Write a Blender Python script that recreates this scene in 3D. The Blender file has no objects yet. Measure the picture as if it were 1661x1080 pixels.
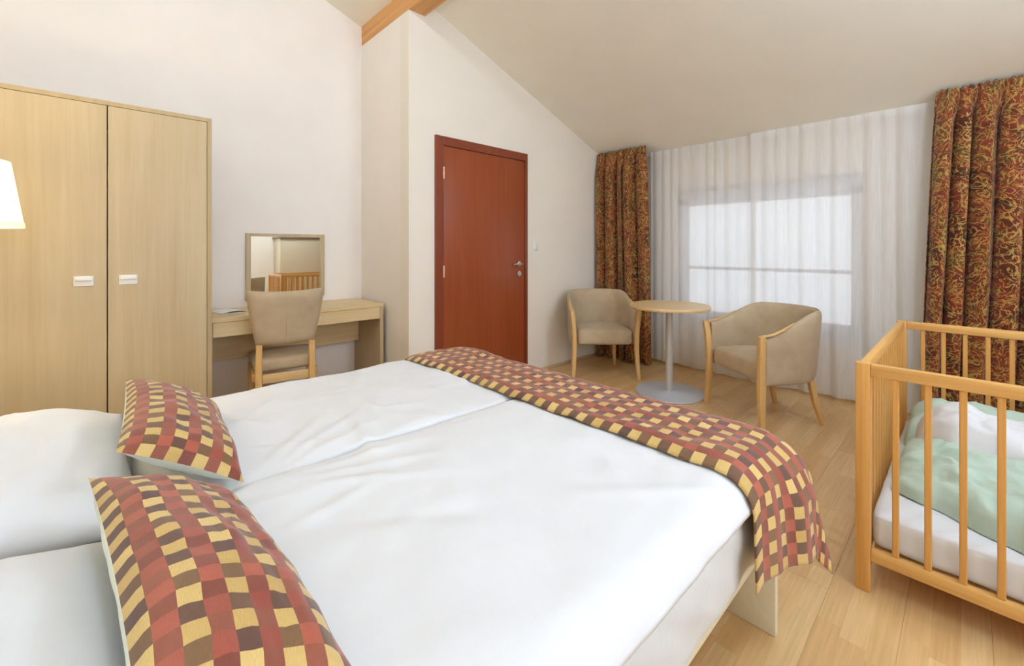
import bpy, bmesh, math, random
from mathutils import Vector, Matrix, noise
PI = math.pi
random.seed(7)
scn = bpy.context.scene
col = scn.collection

# ------------------------------------------------------------------ colour helper
def lin(r, g, b):
    f = lambda c: (c / 255 / 12.92) if c / 255 <= 0.04045 else ((c / 255 + 0.055) / 1.055) ** 2.4
    return (f(r), f(g), f(b), 1.0)

# ------------------------------------------------------------------ camera (frame 1661 x 1080)
FPX = 698.9
HORIZON = 403.0
YAW = math.radians(46.617)              # optical axis, measured from +X towards +Y
cam_d = bpy.data.cameras.new('camera')
cam = bpy.data.objects.new('camera', cam_d)
col.objects.link(cam)
cam.location = (0, 0, 1.17)
cam.rotation_euler = (PI / 2, 0, YAW - PI / 2)
cam_d.sensor_fit = 'HORIZONTAL'
cam_d.sensor_width = 36.0
cam_d.lens = 36.0 * FPX / 1661
cam_d.shift_y = (HORIZON - 540.0) / 1661
cam_d.clip_start = 0.02
scn.camera = cam

# ------------------------------------------------------------------ world, lights, exposure
scn.view_settings.view_transform = 'Standard'
scn.view_settings.look = 'None'
scn.view_settings.gamma = 1.0
scn.view_settings.use_curve_mapping = False
scn.view_settings.exposure = 0.61
scn.cycles.use_denoising = True
scn.cycles.max_bounces = 12
scn.cycles.diffuse_bounces = 6
scn.cycles.transparent_max_bounces = 16
scn.cycles.sample_clamp_indirect = 6.0

world = bpy.data.worlds.new('overcast_sky')
scn.world = world
world.use_nodes = True
wn = world.node_tree
wbg = wn.nodes['Background']
wtc = wn.nodes.new('ShaderNodeTexCoord')
wsep = wn.nodes.new('ShaderNodeSeparateXYZ')
wmr = wn.nodes.new('ShaderNodeMapRange')
wmr.inputs[1].default_value = -0.2
wmr.inputs[2].default_value = 0.6
wramp = wn.nodes.new('ShaderNodeValToRGB')
wramp.color_ramp.elements[0].color = (0.86, 0.89, 0.98, 1)
wramp.color_ramp.elements[1].color = (0.95, 0.97, 1.0, 1)
wn.links.new(wtc.outputs['Generated'], wsep.inputs[0])
wn.links.new(wsep.outputs[2], wmr.inputs[0])
wn.links.new(wmr.outputs[0], wramp.inputs[0])
wn.links.new(wramp.outputs[0], wbg.inputs[0])
wbg.inputs[1].default_value = 1.0

def area_light(name, loc, target, sx, sy, power, color):
    d = bpy.data.lights.new(name, 'AREA')
    d.shape = 'RECTANGLE'
    d.size = sx
    d.size_y = sy
    d.energy = power
    d.color = color
    o = bpy.data.objects.new(name, d)
    col.objects.link(o)
    o.location = loc
    v = Vector(target) - Vector(loc)
    o.rotation_euler = v.to_track_quat('-Z', 'Y').to_euler()
    return o

# cool fill light added behind the photographer, outside an invented opening in wall_behind
area_light('fill_behind', (0.70, -2.12, 1.45), (0.9, 0, 1.45), 2.4, 1.25, 26, (0.76, 0.97, 1.28))
LAMP_CEIL = 42.0       # emission of the ceiling globe
LAMP_FLOOR = 6.0       # watts of the floor lamp bulb

# ------------------------------------------------------------------ node materials
def mat_base(name, rough=0.6, spec=0.5):
    m = bpy.data.materials.new(name)
    m.use_nodes = True
    nt = m.node_tree
    b = nt.nodes['Principled BSDF']
    b.inputs['Roughness'].default_value = rough
    b.inputs['Specular IOR Level'].default_value = spec
    return m, nt, b

def N(nt, kind, **kw):
    n = nt.nodes.new(kind)
    for k, v in kw.items():
        setattr(n, k, v)
    return n

def ramp(nt, fac, stops):
    r = N(nt, 'ShaderNodeValToRGB')
    els = r.color_ramp.elements
    while len(els) < len(stops):
        els.new(0.5)
    for e, (p, c) in zip(els, stops):
        e.position = p
        e.color = c
    nt.links.new(fac, r.inputs[0])
    return r.outputs[0]

def mapped(nt, coord, scale, rot=(0, 0, 0)):
    tc = N(nt, 'ShaderNodeTexCoord')
    mp = N(nt, 'ShaderNodeMapping')
    mp.inputs['Scale'].default_value = scale
    mp.inputs['Rotation'].default_value = rot
    nt.links.new(tc.outputs[coord], mp.inputs[0])
    return mp.outputs[0]

def noise_tex(nt, vec, scale, detail=4, rough=0.55, dist=0.0):
    t = N(nt, 'ShaderNodeTexNoise')
    t.inputs['Scale'].default_value = scale
    t.inputs['Detail'].default_value = detail
    t.inputs['Roughness'].default_value = rough
    t.inputs['Distortion'].default_value = dist
    if vec is not None:
        nt.links.new(vec, t.inputs['Vector'])
    return t.outputs[0]

def math_n(nt, op, a, b=None, c=None):
    n = N(nt, 'ShaderNodeMath', operation=op)
    for i, v in enumerate((a, b, c)):
        if v is None:
            continue
        if isinstance(v, (int, float)):
            n.inputs[i].default_value = v
        else:
            nt.links.new(v, n.inputs[i])
    return n.outputs[0]

def mixc(nt, fac, a, b, mode='MIX'):
    n = N(nt, 'ShaderNodeMix', data_type='RGBA', blend_type=mode)
    for s, v in ((0, fac), (6, a), (7, b)):
        if isinstance(v, (int, float)):
            n.inputs[s].default_value = v
        elif isinstance(v, tuple):
            n.inputs[s].default_value = v
        else:
            nt.links.new(v, n.inputs[s])
    return n.outputs[2]

def bump(nt, b, height, strength, dist=0.01):
    n = N(nt, 'ShaderNodeBump')
    n.inputs['Strength'].default_value = strength
    n.inputs['Distance'].default_value = dist
    nt.links.new(height, n.inputs['Height'])
    nt.links.new(n.outputs[0], b.inputs['Normal'])

def paint(name, c, rough=0.75):
    m, nt, b = mat_base(name, rough, 0.3)
    v = mapped(nt, 'Object', (1, 1, 1))
    f = noise_tex(nt, v, 3.0, 3)
    d = tuple(x * 0.965 for x in c[:3]) + (1,)
    nt.links.new(ramp(nt, f, [(0.3, d), (0.7, c)]), b.inputs['Base Color'])
    bump(nt, b, noise_tex(nt, v, 260, 2), 0.06, 0.002)
    return m

def wood(name, dark, light, axis=2, scale=1.0, rough=0.45, contrast=1.0, spec=0.4, bumps=0.05):
    """straight-grained wood, grain running along the local axis"""
    m, nt, b = mat_base(name, rough, spec)
    sc = [22 * scale] * 3
    sc[axis] = 1.1 * scale
    v = mapped(nt, 'Object', tuple(sc))
    f1 = noise_tex(nt, v, 1.6, 5, 0.6, 0.6)
    sc2 = [95 * scale] * 3
    sc2[axis] = 2.5 * scale
    f2 = noise_tex(nt, mapped(nt, 'Object', tuple(sc2)), 1.3, 3, 0.6)
    f = math_n(nt, 'ADD', math_n(nt, 'MULTIPLY', f1, 0.68), math_n(nt, 'MULTIPLY', f2, 0.32))
    w = 0.16 / contrast
    nt.links.new(ramp(nt, f, [(0.5 - w, dark), (0.5 + w, light)]), b.inputs['Base Color'])
    bump(nt, b, f2, bumps, 0.003)
    return m

def cloth(name, c1, c2, weave=900, rough=0.9, bs=0.2, sheen=0.15):
    m, nt, b = mat_base(name, rough, 0.15)
    v = mapped(nt, 'Object', (1, 1, 1))
    f = noise_tex(nt, v, weave, 2, 0.6)
    g = noise_tex(nt, v, 9, 3)
    ff = math_n(nt, 'ADD', math_n(nt, 'MULTIPLY', f, 0.6), math_n(nt, 'MULTIPLY', g, 0.4))
    nt.links.new(ramp(nt, ff, [(0.36, c1), (0.64, c2)]), b.inputs['Base Color'])
    b.inputs['Sheen Weight'].default_value = sheen
    bump(nt, b, f, bs, 0.002)
    return m

def plain(name, c, rough=0.4, metal=0.0, spec=0.5):
    m, nt, b = mat_base(name, rough, spec)
    v = mapped(nt, 'Object', (1, 1, 1))
    f = noise_tex(nt, v, 45, 3)
    nt.links.new(ramp(nt, f, [(0.2, tuple(x * 0.94 for x in c[:3]) + (1,)), (0.8, c)]), b.inputs['Base Color'])
    b.inputs['Metallic'].default_value = metal
    return m

M = {}
M['wall'] = paint('wall_paint', lin(238, 229, 214))
M['wall_back'] = paint('wall_paint_back', lin(242, 234, 225))
M['ceiling'] = paint('ceiling_paint', lin(247, 242, 228))
M['skirting'] = paint('skirting_paint', lin(205, 178, 140), 0.5)
M['oak_beam'] = wood('beam_oak', lin(196, 134, 74), lin(228, 174, 112), 1, 0.6, 0.5, 0.8)
M['maple_z'] = wood('maple_laminate_upright', lin(180, 156, 116), lin(199, 180, 143), 2, 0.55, 0.4, 0.62)
M['maple_x'] = wood('maple_laminate_across', lin(204, 176, 126), lin(222, 198, 152), 0, 0.55, 0.4, 0.62)
M['maple_edge'] = wood('maple_edging', lin(172, 146, 102), lin(190, 166, 124), 2, 0.6, 0.45, 0.7)
M['beech'] = wood('beech', lin(206, 160, 96), lin(228, 188, 128), 2, 0.9, 0.38, 0.7)
M['beech_x'] = wood('beech_top', lin(206, 172, 118), lin(226, 196, 146), 0, 0.7, 0.35, 0.7)
M['crib_z'] = wood('crib_oak_upright', lin(194, 134, 62), lin(222, 170, 96), 2, 0.9, 0.42, 0.75)
M['crib_x'] = wood('crib_oak_lengthwise', lin(198, 140, 70), lin(226, 178, 106), 0, 0.9, 0.42, 0.75)
M['crib_y'] = wood('crib_oak_across', lin(200, 144, 74), lin(228, 182, 110), 1, 0.9, 0.42, 0.75)
M['mahogany'] = wood('mahogany', lin(130, 56, 22), lin(160, 78, 40), 2, 0.5, 0.3, 0.5, 0.5)
M['mahogany_frame'] = wood('mahogany_frame', lin(116, 50, 26), lin(142, 68, 38), 2, 0.5, 0.35, 0.6, 0.5)
M['bed_frame'] = wood('pale_bed_laminate', lin(214, 202, 168), lin(228, 218, 188), 0, 0.5, 0.45, 0.6)
M['chair_cloth'] = cloth('greige_upholstery', lin(174, 152, 121), lin(198, 178, 148), 700)
M['white_cotton'] = cloth('white_cotton', lin(215, 215, 215), lin(223, 223, 224), 1200, 0.85, 0.1)
M['sheet'] = cloth('white_sheet', lin(198, 194, 188), lin(208, 205, 200), 1200, 0.85, 0.1)
M['cushion_back'] = cloth('pale_cotton_back', lin(226, 228, 212), lin(236, 238, 224), 1000, 0.85, 0.1)
M['green_cloth'] = cloth('pale_green_cotton', lin(172, 194, 176), lin(196, 213, 197), 800, 0.9, 0.2)
M['steel'] = plain('brushed_steel', lin(206, 206, 202), 0.35, 0.45)
M['base_grey'] = plain('grey_lacquer', lin(196, 198, 204), 0.3, 0.1)
M['white_plastic'] = plain('white_plastic', lin(240, 238, 232), 0.35)
M['chrome'] = plain('satin_chrome', lin(214, 205, 196), 0.25, 0.9)
M['brass_pink'] = plain('copper_hinge', lin(222, 170, 146), 0.35, 0.5)
M['paper'] = plain('paper', lin(244, 242, 236), 0.6)
M['beige_board'] = plain('beige_board', lin(206, 188, 156), 0.6)
M['cream_board'] = plain('cream_board', lin(226, 218, 196), 0.6)
M['dark_edge'] = plain('dark_edge', lin(112, 90, 62), 0.6)
M['pvc'] = plain('white_window_frame', lin(222, 220, 228), 0.4)
M['snow'] = paint('pale_render_outside', lin(236, 236, 240), 0.9)
M['roof'] = paint('pale_roof_outside', lin(206, 202, 200), 0.9)

def mirror_mat():
    m, nt, b = mat_base('mirror_glass', 0.02, 0.5)
    b.inputs['Metallic'].default_value = 1.0
    f = noise_tex(nt, mapped(nt, 'Object', (1, 1, 1)), 5)
    nt.links.new(ramp(nt, f, [(0.2, (0.86, 0.86, 0.83, 1)), (0.8, (0.9, 0.9, 0.87, 1))]), b.inputs['Base Color'])
    return m
M['mirror'] = mirror_mat()

def window_glass():
    m = bpy.data.materials.new('window_glass')
    m.use_nodes = True
    nt = m.node_tree
    for n in list(nt.nodes):
        nt.nodes.remove(n)
    out = N(nt, 'ShaderNodeOutputMaterial')
    tr = N(nt, 'ShaderNodeBsdfTransparent')
    tr.inputs[0].default_value = (0.95, 0.97, 0.97, 1)
    gl = N(nt, 'ShaderNodeBsdfGlossy')
    gl.inputs['Roughness'].default_value = 0.02
    fr = N(nt, 'ShaderNodeFresnel')
    mx = N(nt, 'ShaderNodeMixShader')
    nt.links.new(fr.outputs[0], mx.inputs[0])
    nt.links.new(tr.outputs[0], mx.inputs[1])
    nt.links.new(gl.outputs[0], mx.inputs[2])
    nt.links.new(mx.outputs[0], out.inputs[0])
    return m
M['glass'] = window_glass()

def sheer_mat():
    m = bpy.data.materials.new('sheer_voile')
    m.use_nodes = True
    nt = m.node_tree
    for n in list(nt.nodes):
        nt.nodes.remove(n)
    out = N(nt, 'ShaderNodeOutputMaterial')
    df = N(nt, 'ShaderNodeBsdfDiffuse')
    tl = N(nt, 'ShaderNodeBsdfTranslucent')
    tr = N(nt, 'ShaderNodeBsdfTransparent')
    c = lin(248, 246, 243)
    df.inputs[0].default_value = c
    tl.inputs[0].default_value = c
    m1 = N(nt, 'ShaderNodeMixShader')
    m1.inputs[0].default_value = 0.45
    nt.links.new(df.outputs[0], m1.inputs[1])
    nt.links.new(tl.outputs[0], m1.inputs[2])
    m2 = N(nt, 'ShaderNodeMixShader')
    f = noise_tex(nt, mapped(nt, 'Object', (1, 1, 0.04)), 120, 2)
    mr = N(nt, 'ShaderNodeMapRange')
    mr.inputs[3].default_value = 0.16
    mr.inputs[4].default_value = 0.36
    nt.links.new(f, mr.inputs[0])
    nt.links.new(mr.outputs[0], m2.inputs[0])
    nt.links.new(m1.outputs[0], m2.inputs[1])
    nt.links.new(tr.outputs[0], m2.inputs[2])
    nt.links.new(m2.outputs[0], out.inputs[0])
    return m
M['sheer'] = sheer_mat()

def shade_mat():
    m, nt, b = mat_base('lampshade_parchment', 0.8, 0.1)
    f = noise_tex(nt, mapped(nt, 'Object', (1, 1, 0.3)), 60, 2)
    nt.links.new(ramp(nt, f, [(0.2, lin(250, 240, 206)), (0.8, lin(255, 248, 222))]), b.inputs['Base Color'])
    tl = N(nt, 'ShaderNodeBsdfTranslucent')
    tl.inputs[0].default_value = lin(255, 246, 212)
    mx = N(nt, 'ShaderNodeMixShader')
    mx.inputs[0].default_value = 0.6
    b.inputs['Emission Color'].default_value = (1.0, 0.93, 0.66, 1)
    b.inputs['Emission Strength'].default_value = 0.55
    nt.links.new(b.outputs[0], mx.inputs[1])
    nt.links.new(tl.outputs[0], mx.inputs[2])
    nt.links.new(mx.outputs[0], nt.nodes['Material Output'].inputs[0])
    return m
M['shade'] = shade_mat()

def glow(name, c, s):
    m, nt, b = mat_base(name)
    f = noise_tex(nt, mapped(nt, 'Object', (1, 1, 1)), 8)
    nt.links.new(ramp(nt, f, [(0.2, tuple(x * .97 for x in c[:3]) + (1,)), (0.8, c)]), b.inputs['Emission Color'])
    b.inputs['Base Color'].default_value = c
    b.inputs['Emission Strength'].default_value = s
    return m
M['globe'] = glow('lit_globe', (0.80, 1.01, 1.30, 1), LAMP_CEIL)

def floor_mat():
    """three-strip oak laminate, each plank shifted by its own random number"""
    m, nt, b = mat_base('oak_laminate_floor', 0.32, 0.45)
    tc = N(nt, 'ShaderNodeTexCoord')
    oi = N(nt, 'ShaderNodeObjectInfo')
    sep = N(nt, 'ShaderNodeSeparateXYZ')
    nt.links.new(tc.outputs['Object'], sep.inputs[0])
    strip = math_n(nt, 'FLOOR', math_n(nt, 'DIVIDE', math_n(nt, 'ADD', sep.outputs[1], 0.095), 0.0634))
    off = math_n(nt, 'MULTIPLY', math_n(nt, 'ADD', strip, math_n(nt, 'MULTIPLY', oi.outputs['Random'], 7.0)), 0.37)
    blk = math_n(nt, 'FLOOR', math_n(nt, 'DIVIDE', math_n(nt, 'ADD', sep.outputs[0], off), 0.41))
    cx = N(nt, 'ShaderNodeCombineXYZ')
    nt.links.new(blk, cx.inputs[0])
    nt.links.new(strip, cx.inputs[1])
    nt.links.new(math_n(nt, 'MULTIPLY', oi.outputs['Random'], 91.0), cx.inputs[2])
    wnz = N(nt, 'ShaderNodeTexWhiteNoise')
    nt.links.new(cx.outputs[0], wnz.inputs['Vector'])
    tone = ramp(nt, wnz.outputs[0], [(0.0, lin(208, 167, 112)), (0.5, lin(214, 177, 122)), (1.0, lin(221, 187, 134))])
    # grain
    va = N(nt, 'ShaderNodeVectorMath', operation='ADD')
    cs = N(nt, 'ShaderNodeCombineXYZ')
    nt.links.new(math_n(nt, 'MULTIPLY', wnz.outputs[0], 40.0), cs.inputs[1])
    nt.links.new(tc.outputs['Object'], va.inputs[0])
    nt.links.new(cs.outputs[0], va.inputs[1])
    mp = N(nt, 'ShaderNodeMapping')
    mp.inputs['Scale'].default_value = (2.2, 60, 1)
    nt.links.new(va.outputs[0], mp.inputs[0])
    g = noise_tex(nt, mp.outputs[0], 1.5, 4, 0.6, 0.4)
    gr = ramp(nt, g, [(0.3, (0.86, 0.83, 0.79, 1)), (0.7, (1.06, 1.05, 1.04, 1))])
    nt.links.new(mixc(nt, 1.0, tone, gr, 'MULTIPLY'), b.inputs['Base Color'])
    bump(nt, b, g, 0.04, 0.002)
    return m
M['floor'] = floor_mat()

def check_mat():
    """woven squares: ochre alternating with plum in one column, red with brown in the next (UV in cells)"""
    m, nt, b = mat_base('checked_jacquard', 0.55, 0.35)
    uv = N(nt, 'ShaderNodeUVMap')
    nz = noise_tex(nt, uv.outputs[0], 1.2, 2)
    sep = N(nt, 'ShaderNodeSeparateXYZ')
    nt.links.new(uv.outputs[0], sep.inputs[0])
    i = math_n(nt, 'FLOOR', sep.outputs[0])
    j = math_n(nt, 'FLOOR', sep.outputs[1])
    pi_ = math_n(nt, 'FLOORED_MODULO', i, 2.0)
    pj_ = math_n(nt, 'FLOORED_MODULO', j, 2.0)
    c = N(nt, 'ShaderNodeCombineXYZ')
    nt.links.new(i, c.inputs[0])
    nt.links.new(j, c.inputs[1])
    w = N(nt, 'ShaderNodeTexWhiteNoise')
    nt.links.new(c.outputs[0], w.inputs['Vector'])
    r = w.outputs[0]
    yellow = ramp(nt, r, [(0, lin(190, 154, 84)), (1, lin(214, 182, 114))])
    plum = ramp(nt, r, [(0, lin(90, 58, 50)), (1, lin(122, 88, 54))])
    red = ramp(nt, r, [(0, lin(144, 66, 50)), (1, lin(172, 88, 64))])
    brown = ramp(nt, r, [(0, lin(122, 60, 44)), (1, lin(146, 80, 56))])
    a = mixc(nt, pj_, yellow, plum)
    d = mixc(nt, pj_, brown, red)
    cc = mixc(nt, pi_, a, d)
    mp = N(nt, 'ShaderNodeMapping')
    mp.inputs['Scale'].default_value = (30, 3, 1)
    nt.links.new(uv.outputs[0], mp.inputs[0])
    th = noise_tex(nt, mp.outputs[0], 1.0, 2)
    cc = mixc(nt, 1.0, cc, ramp(nt, th, [(0.3, (0.88, 0.88, 0.88, 1)), (0.7, (1.08, 1.08, 1.08, 1))]), 'MULTIPLY')
    nt.links.new(cc, b.inputs['Base Color'])
    b.inputs['Sheen Weight'].default_value = 0.2
    bump(nt, b, th, 0.12, 0.001)
    return m
M['check'] = check_mat()

def drape_mat():
    """heavy brown drape with scrolling gold, red and olive motifs"""
    m, nt, b = mat_base('scroll_jacquard', 0.6, 0.25)
    uv = N(nt, 'ShaderNodeUVMap')
    v = uv.outputs[0]
    mp = N(nt, 'ShaderNodeMapping')
    mp.inputs['Scale'].default_value = (4.6, 4.6, 1)
    nt.links.new(v, mp.inputs[0])
    patch = noise_tex(nt, mp.outputs[0], 1.3, 2, 0.5, 0.8)
    base = ramp(nt, patch, [(0.34, lin(76, 36, 18)), (0.46, lin(106, 44, 24)), (0.54, lin(132, 54, 30)), (0.66, lin(98, 66, 30))])
    n1 = noise_tex(nt, mp.outputs[0], 2.6, 2, 0.5, 2.2)
    line = math_n(nt, 'ABSOLUTE', math_n(nt, 'SUBTRACT', n1, 0.5))
    lf = ramp(nt, line, [(0.008, (1, 1, 1, 1)), (0.034, (0, 0, 0, 1))])
    n2 = noise_tex(nt, mp.outputs[0], 1.7, 1, 0.5, 3.0)
    l2 = math_n(nt, 'ABSOLUTE', math_n(nt, 'SUBTRACT', n2, 0.46))
    lf2 = ramp(nt, l2, [(0.01, (1, 1, 1, 1)), (0.03, (0, 0, 0, 1))])
    c1 = mixc(nt, lf, base, lin(196, 142, 70))
    c2 = mixc(nt, lf2, c1, lin(168, 146, 74))
    nt.links.new(c2, b.inputs['Base Color'])
    b.inputs['Sheen Weight'].default_value = 0.15
    bump(nt, b, n1, 0.15, 0.003)
    return m
M['drape'] = drape_mat()

# ------------------------------------------------------------------ object helpers
def mesh_obj(name, bm, m, parent=None, angle=40, loc=None):
    me = bpy.data.meshes.new(name)
    bm.to_mesh(me)
    bm.free()
    me.materials.append(m)
    me.polygons.foreach_set('use_smooth', [True] * len(me.polygons))
    if angle is not None and angle < 180:
        me.set_sharp_from_angle(angle=math.radians(angle))
    o = bpy.data.objects.new(name, me)
    col.objects.link(o)
    if parent is not None:
        o.parent = parent
    if loc is not None:
        o.location = loc
    return o

def tag(o, label, cat, group=None, kind=None):
    o['label'] = label
    o['category'] = cat
    if group:
        o['group'] = group
    if kind:
        o['kind'] = kind
    return o

def thing(name, label, cat, loc=(0, 0, 0), rz=0.0, group=None):
    o = bpy.data.objects.new(name, None)
    o.empty_display_size = 0.1
    col.objects.link(o)
    o.location = loc
    o.rotation_euler = (0, 0, rz)
    return tag(o, label, cat, group)

def struct(name, bm, m, parent=None, angle=40):
    o = mesh_obj(name, bm, m, parent, angle)
    if parent is None:
        o['kind'] = 'structure'
    return o

def struct_empty(name):
    o = bpy.data.objects.new(name, None)
    o.empty_display_size = 0.1
    col.objects.link(o)
    o['kind'] = 'structure'
    return o

def box(x0, x1, y0, y1, z0, z1, bev=0.0, seg=2, bm=None):
    """box by limits, optional rounded edges"""
    b2 = bmesh.new()
    bmesh.ops.create_cube(b2, size=1.0)
    for v in b2.verts:
        v.co = Vector((x0 + (v.co.x + .5) * (x1 - x0), y0 + (v.co.y + .5) * (y1 - y0), z0 + (v.co.z + .5) * (z1 - z0)))
    if bev:
        bmesh.ops.bevel(b2, geom=list(b2.edges), offset=bev, segments=seg, profile=0.5, affect='EDGES')
    if bm is None:
        return b2
    return merge(bm, b2)

def merge(bm, b2):
    me = bpy.data.meshes.new('tmp')
    b2.to_mesh(me)
    b2.free()
    bm.from_mesh(me)
    bpy.data.meshes.remove(me)
    return bm

def rbox(sx, sy, sz, r, nx=16, ny=16, nz=8, disp=None, centre=(0, 0, 0)):
    """rounded box made of six grids, displaced along its normals by disp(p, n)"""
    bm = bmesh.new()
    hx, hy, hz = sx / 2, sy / 2, sz / 2
    cache = {}
    def vert(ix, iy, iz):
        k = (ix, iy, iz)
        if k in cache:
            return cache[k]
        p = Vector((-hx + sx * ix / nx, -hy + sy * iy / ny, -hz + sz * iz / nz))
        q = Vector((max(-hx + r, min(hx - r, p.x)), max(-hy + r, min(hy - r, p.y)), max(-hz + r, min(hz - r, p.z))))
        n = (p - q)
        n = n.normalized() if n.length > 1e-9 else Vector((0, 0, 1))
        p = q + n * r
        if disp:
            p = disp(p, n)
        cache[k] = bm.verts.new(p + Vector(centre))
        return cache[k]
    def quad(a, b, c, d):
        try:
            bm.faces.new((vert(*a), vert(*b), vert(*c), vert(*d)))
        except ValueError:
            pass
    for i in range(nx):
        for j in range(ny):
            quad((i, j, 0), (i, j + 1, 0), (i + 1, j + 1, 0), (i + 1, j, 0))
            quad((i, j, nz), (i + 1, j, nz), (i + 1, j + 1, nz), (i, j + 1, nz))
    for i in range(nx):
        for k in range(nz):
            quad((i, 0, k), (i + 1, 0, k), (i + 1, 0, k + 1), (i, 0, k + 1))
            quad((i, ny, k), (i, ny, k + 1), (i + 1, ny, k + 1), (i + 1, ny, k))
    for j in range(ny):
        for k in range(nz):
            quad((0, j, k), (0, j, k + 1), (0, j + 1, k + 1), (0, j + 1, k))
            quad((nx, j, k), (nx, j + 1, k), (nx, j + 1, k + 1), (nx, j, k + 1))
    return bm

def lathe(profile, seg=40, bm=None):
    """profile of (radius, z) turned about the z axis"""
    bm = bm or bmesh.new()
    rings = []
    for r, z in profile:
        if r < 1e-6:
            rings.append([bm.verts.new((0, 0, z))])
        else:
            rings.append([bm.verts.new((r * math.cos(2 * PI * k / seg), r * math.sin(2 * PI * k / seg), z)) for k in range(seg)])
    for a, b in zip(rings, rings[1:]):
        for k in range(seg):
            k2 = (k + 1) % seg
            if len(a) == 1 and len(b) == 1:
                continue
            if len(a) == 1:
                bm.faces.new((a[0], b[k2], b[k]))
            elif len(b) == 1:
                bm.faces.new((a[k], a[k2], b[0]))
            else:
                bm.faces.new((a[k], a[k2], b[k2], b[k]))
    return bm

def sweep(pts, sizes, xdir, seg=10, power=3.0, bm=None):
    """tapering bar through pts; cross-section a soft rectangle, sizes = (width along xdir, depth)"""
    bm = bm or bmesh.new()
    rings = []
    X0 = Vector(xdir).normalized()
    for i, p in enumerate(pts):
        p = Vector(p)
        a = Vector(pts[max(i - 1, 0)])
        b = Vector(pts[min(i + 1, len(pts) - 1)])
        t = (b - a).normalized()
        X = (X0 - t * X0.dot(t)).normalized()
        Y = t.cross(X)
        w, d = sizes[i]
        ring = []
        for k in range(seg * 2):
            th = 2 * PI * (k + 0.5) / (seg * 2)
            c, s = math.cos(th), math.sin(th)
            e = 2.0 / power
            u = math.copysign(abs(c) ** e, c) * w / 2
            v = math.copysign(abs(s) ** e, s) * d / 2
            ring.append(bm.verts.new(p + X * u + Y * v))
        rings.append(ring)
    n = seg * 2
    for a, b in zip(rings, rings[1:]):
        for k in range(n):
            bm.faces.new((a[k], a[(k + 1) % n], b[(k + 1) % n], b[k]))
    bm.faces.new(list(reversed(rings[0])))
    bm.faces.new(rings[-1])
    return bm

def grid(nu, nv, fn, uvfn=None, bm=None, flip=False):
    """open cloth sheet; fn(s, t) with s, t in 0..1"""
    bm = bm or bmesh.new()
    vs = [[bm.verts.new(fn(i / nu, j / nv)) for j in range(nv + 1)] for i in range(nu + 1)]
    lay = bm.loops.layers.uv.verify() if uvfn else None
    for i in range(nu):
        for j in range(nv):
            idx = [(i, j), (i + 1, j), (i + 1, j + 1), (i, j + 1)]
            if flip:
                idx.reverse()
            f = bm.faces.new([vs[a][b] for a, b in idx])
            if lay is not None:
                for lp, (a, b) in zip(f.loops, idx):
                    lp[lay].uv = uvfn(a / nu, b / nv)
    return bm

def prism(poly, axis, a, b):
    """extrude a polygon: axis 'y' takes (x, z) points, axis 'x' takes (y, z) points"""
    bm = bmesh.new()
    def P(p, c):
        return (p[0], c, p[1]) if axis == 'y' else ((c, p[0], p[1]) if axis == 'x' else (p[0], p[1], c))
    A = [bm.verts.new(P(p, a)) for p in poly]
    B = [bm.verts.new(P(p, b)) for p in poly]
    bm.faces.new(A)
    bm.faces.new(B)
    n = len(poly)
    for k in range(n):
        bm.faces.new((A[k], A[(k + 1) % n], B[(k + 1) % n], B[k]))
    bmesh.ops.recalc_face_normals(bm, faces=bm.faces)
    return bm

def solidify(o, t, offset=0.0):
    md = o.modifiers.new('thickness', 'SOLIDIFY')
    md.thickness = t
    md.offset = offset
    return o

def fbm(x, y, z=0.0, oct_=3):
    return noise.fractal(Vector((x, y, z)), 1.0, 2.0, oct_)

# ------------------------------------------------------------------ the room shell
XL, XW = -0.72, 4.20          # left wall and window wall
YB, YD, YF = 3.62, 2.817, -1.95   # back wall, door wall, wall behind the camera
XJ = 1.62
SL, ZC, XC = 0.372, 2.18, 4.07    # slope of the ceiling
XR = -0.05                        # ridge
def ceil_z(x):
    return ZC + SL * (XC - x) if x >= XR else ZC + SL * (XC - XR) - 0.30 * (XR - x)

bm = box(XL - .15, XW + .15, YF - .15, YB + .15, -0.10, -0.013)
floor = struct('floor', bm, M['skirting'])
# planks of the laminate, along X, staggered
PW, PL = 0.19, 1.285
plank_mesh = {}
def plank(x0, x1, y0, y1):
    key = (round(x1 - x0, 3), round(y1 - y0, 3))
    if key not in plank_mesh:
        b2 = box(-(x1 - x0) / 2 + .0003, (x1 - x0) / 2 - .0003, -(y1 - y0) / 2 + .0002, (y1 - y0) / 2 - .0002, -0.0125, 0.0)
        top = [e for e in b2.edges if all(abs(v.co.z) < 1e-6 for v in e.verts)]
        bmesh.ops.bevel(b2, geom=top, offset=0.0006, segments=1, affect='EDGES')
        me = bpy.data.meshes.new('plank')
        b2.to_mesh(me)
        b2.free()
        me.materials.append(M['floor'])
        plank_mesh[key] = me
    o = bpy.data.objects.new('plank', plank_mesh[key])
    col.objects.link(o)
    o.parent = floor
    o.location = ((x0 + x1) / 2, (y0 + y1) / 2, 0)
row = 0
y = YF
while y < YB - 0.01:
    y1 = min(y + PW, YB)
    x = XL - [0.0, 0.43, 0.86][row % 3] * 1.0 - random.uniform(0, .1)
    while x < XW:
        x1 = x + PL
        a, b_ = max(x, XL), min(x1, XW)
        if b_ - a > 0.03 and not (y > YD and a > XJ):
            plank(round(a, 3), round(b_, 3), y, y1)
        x = x1
    y = y1
    row += 1

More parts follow.
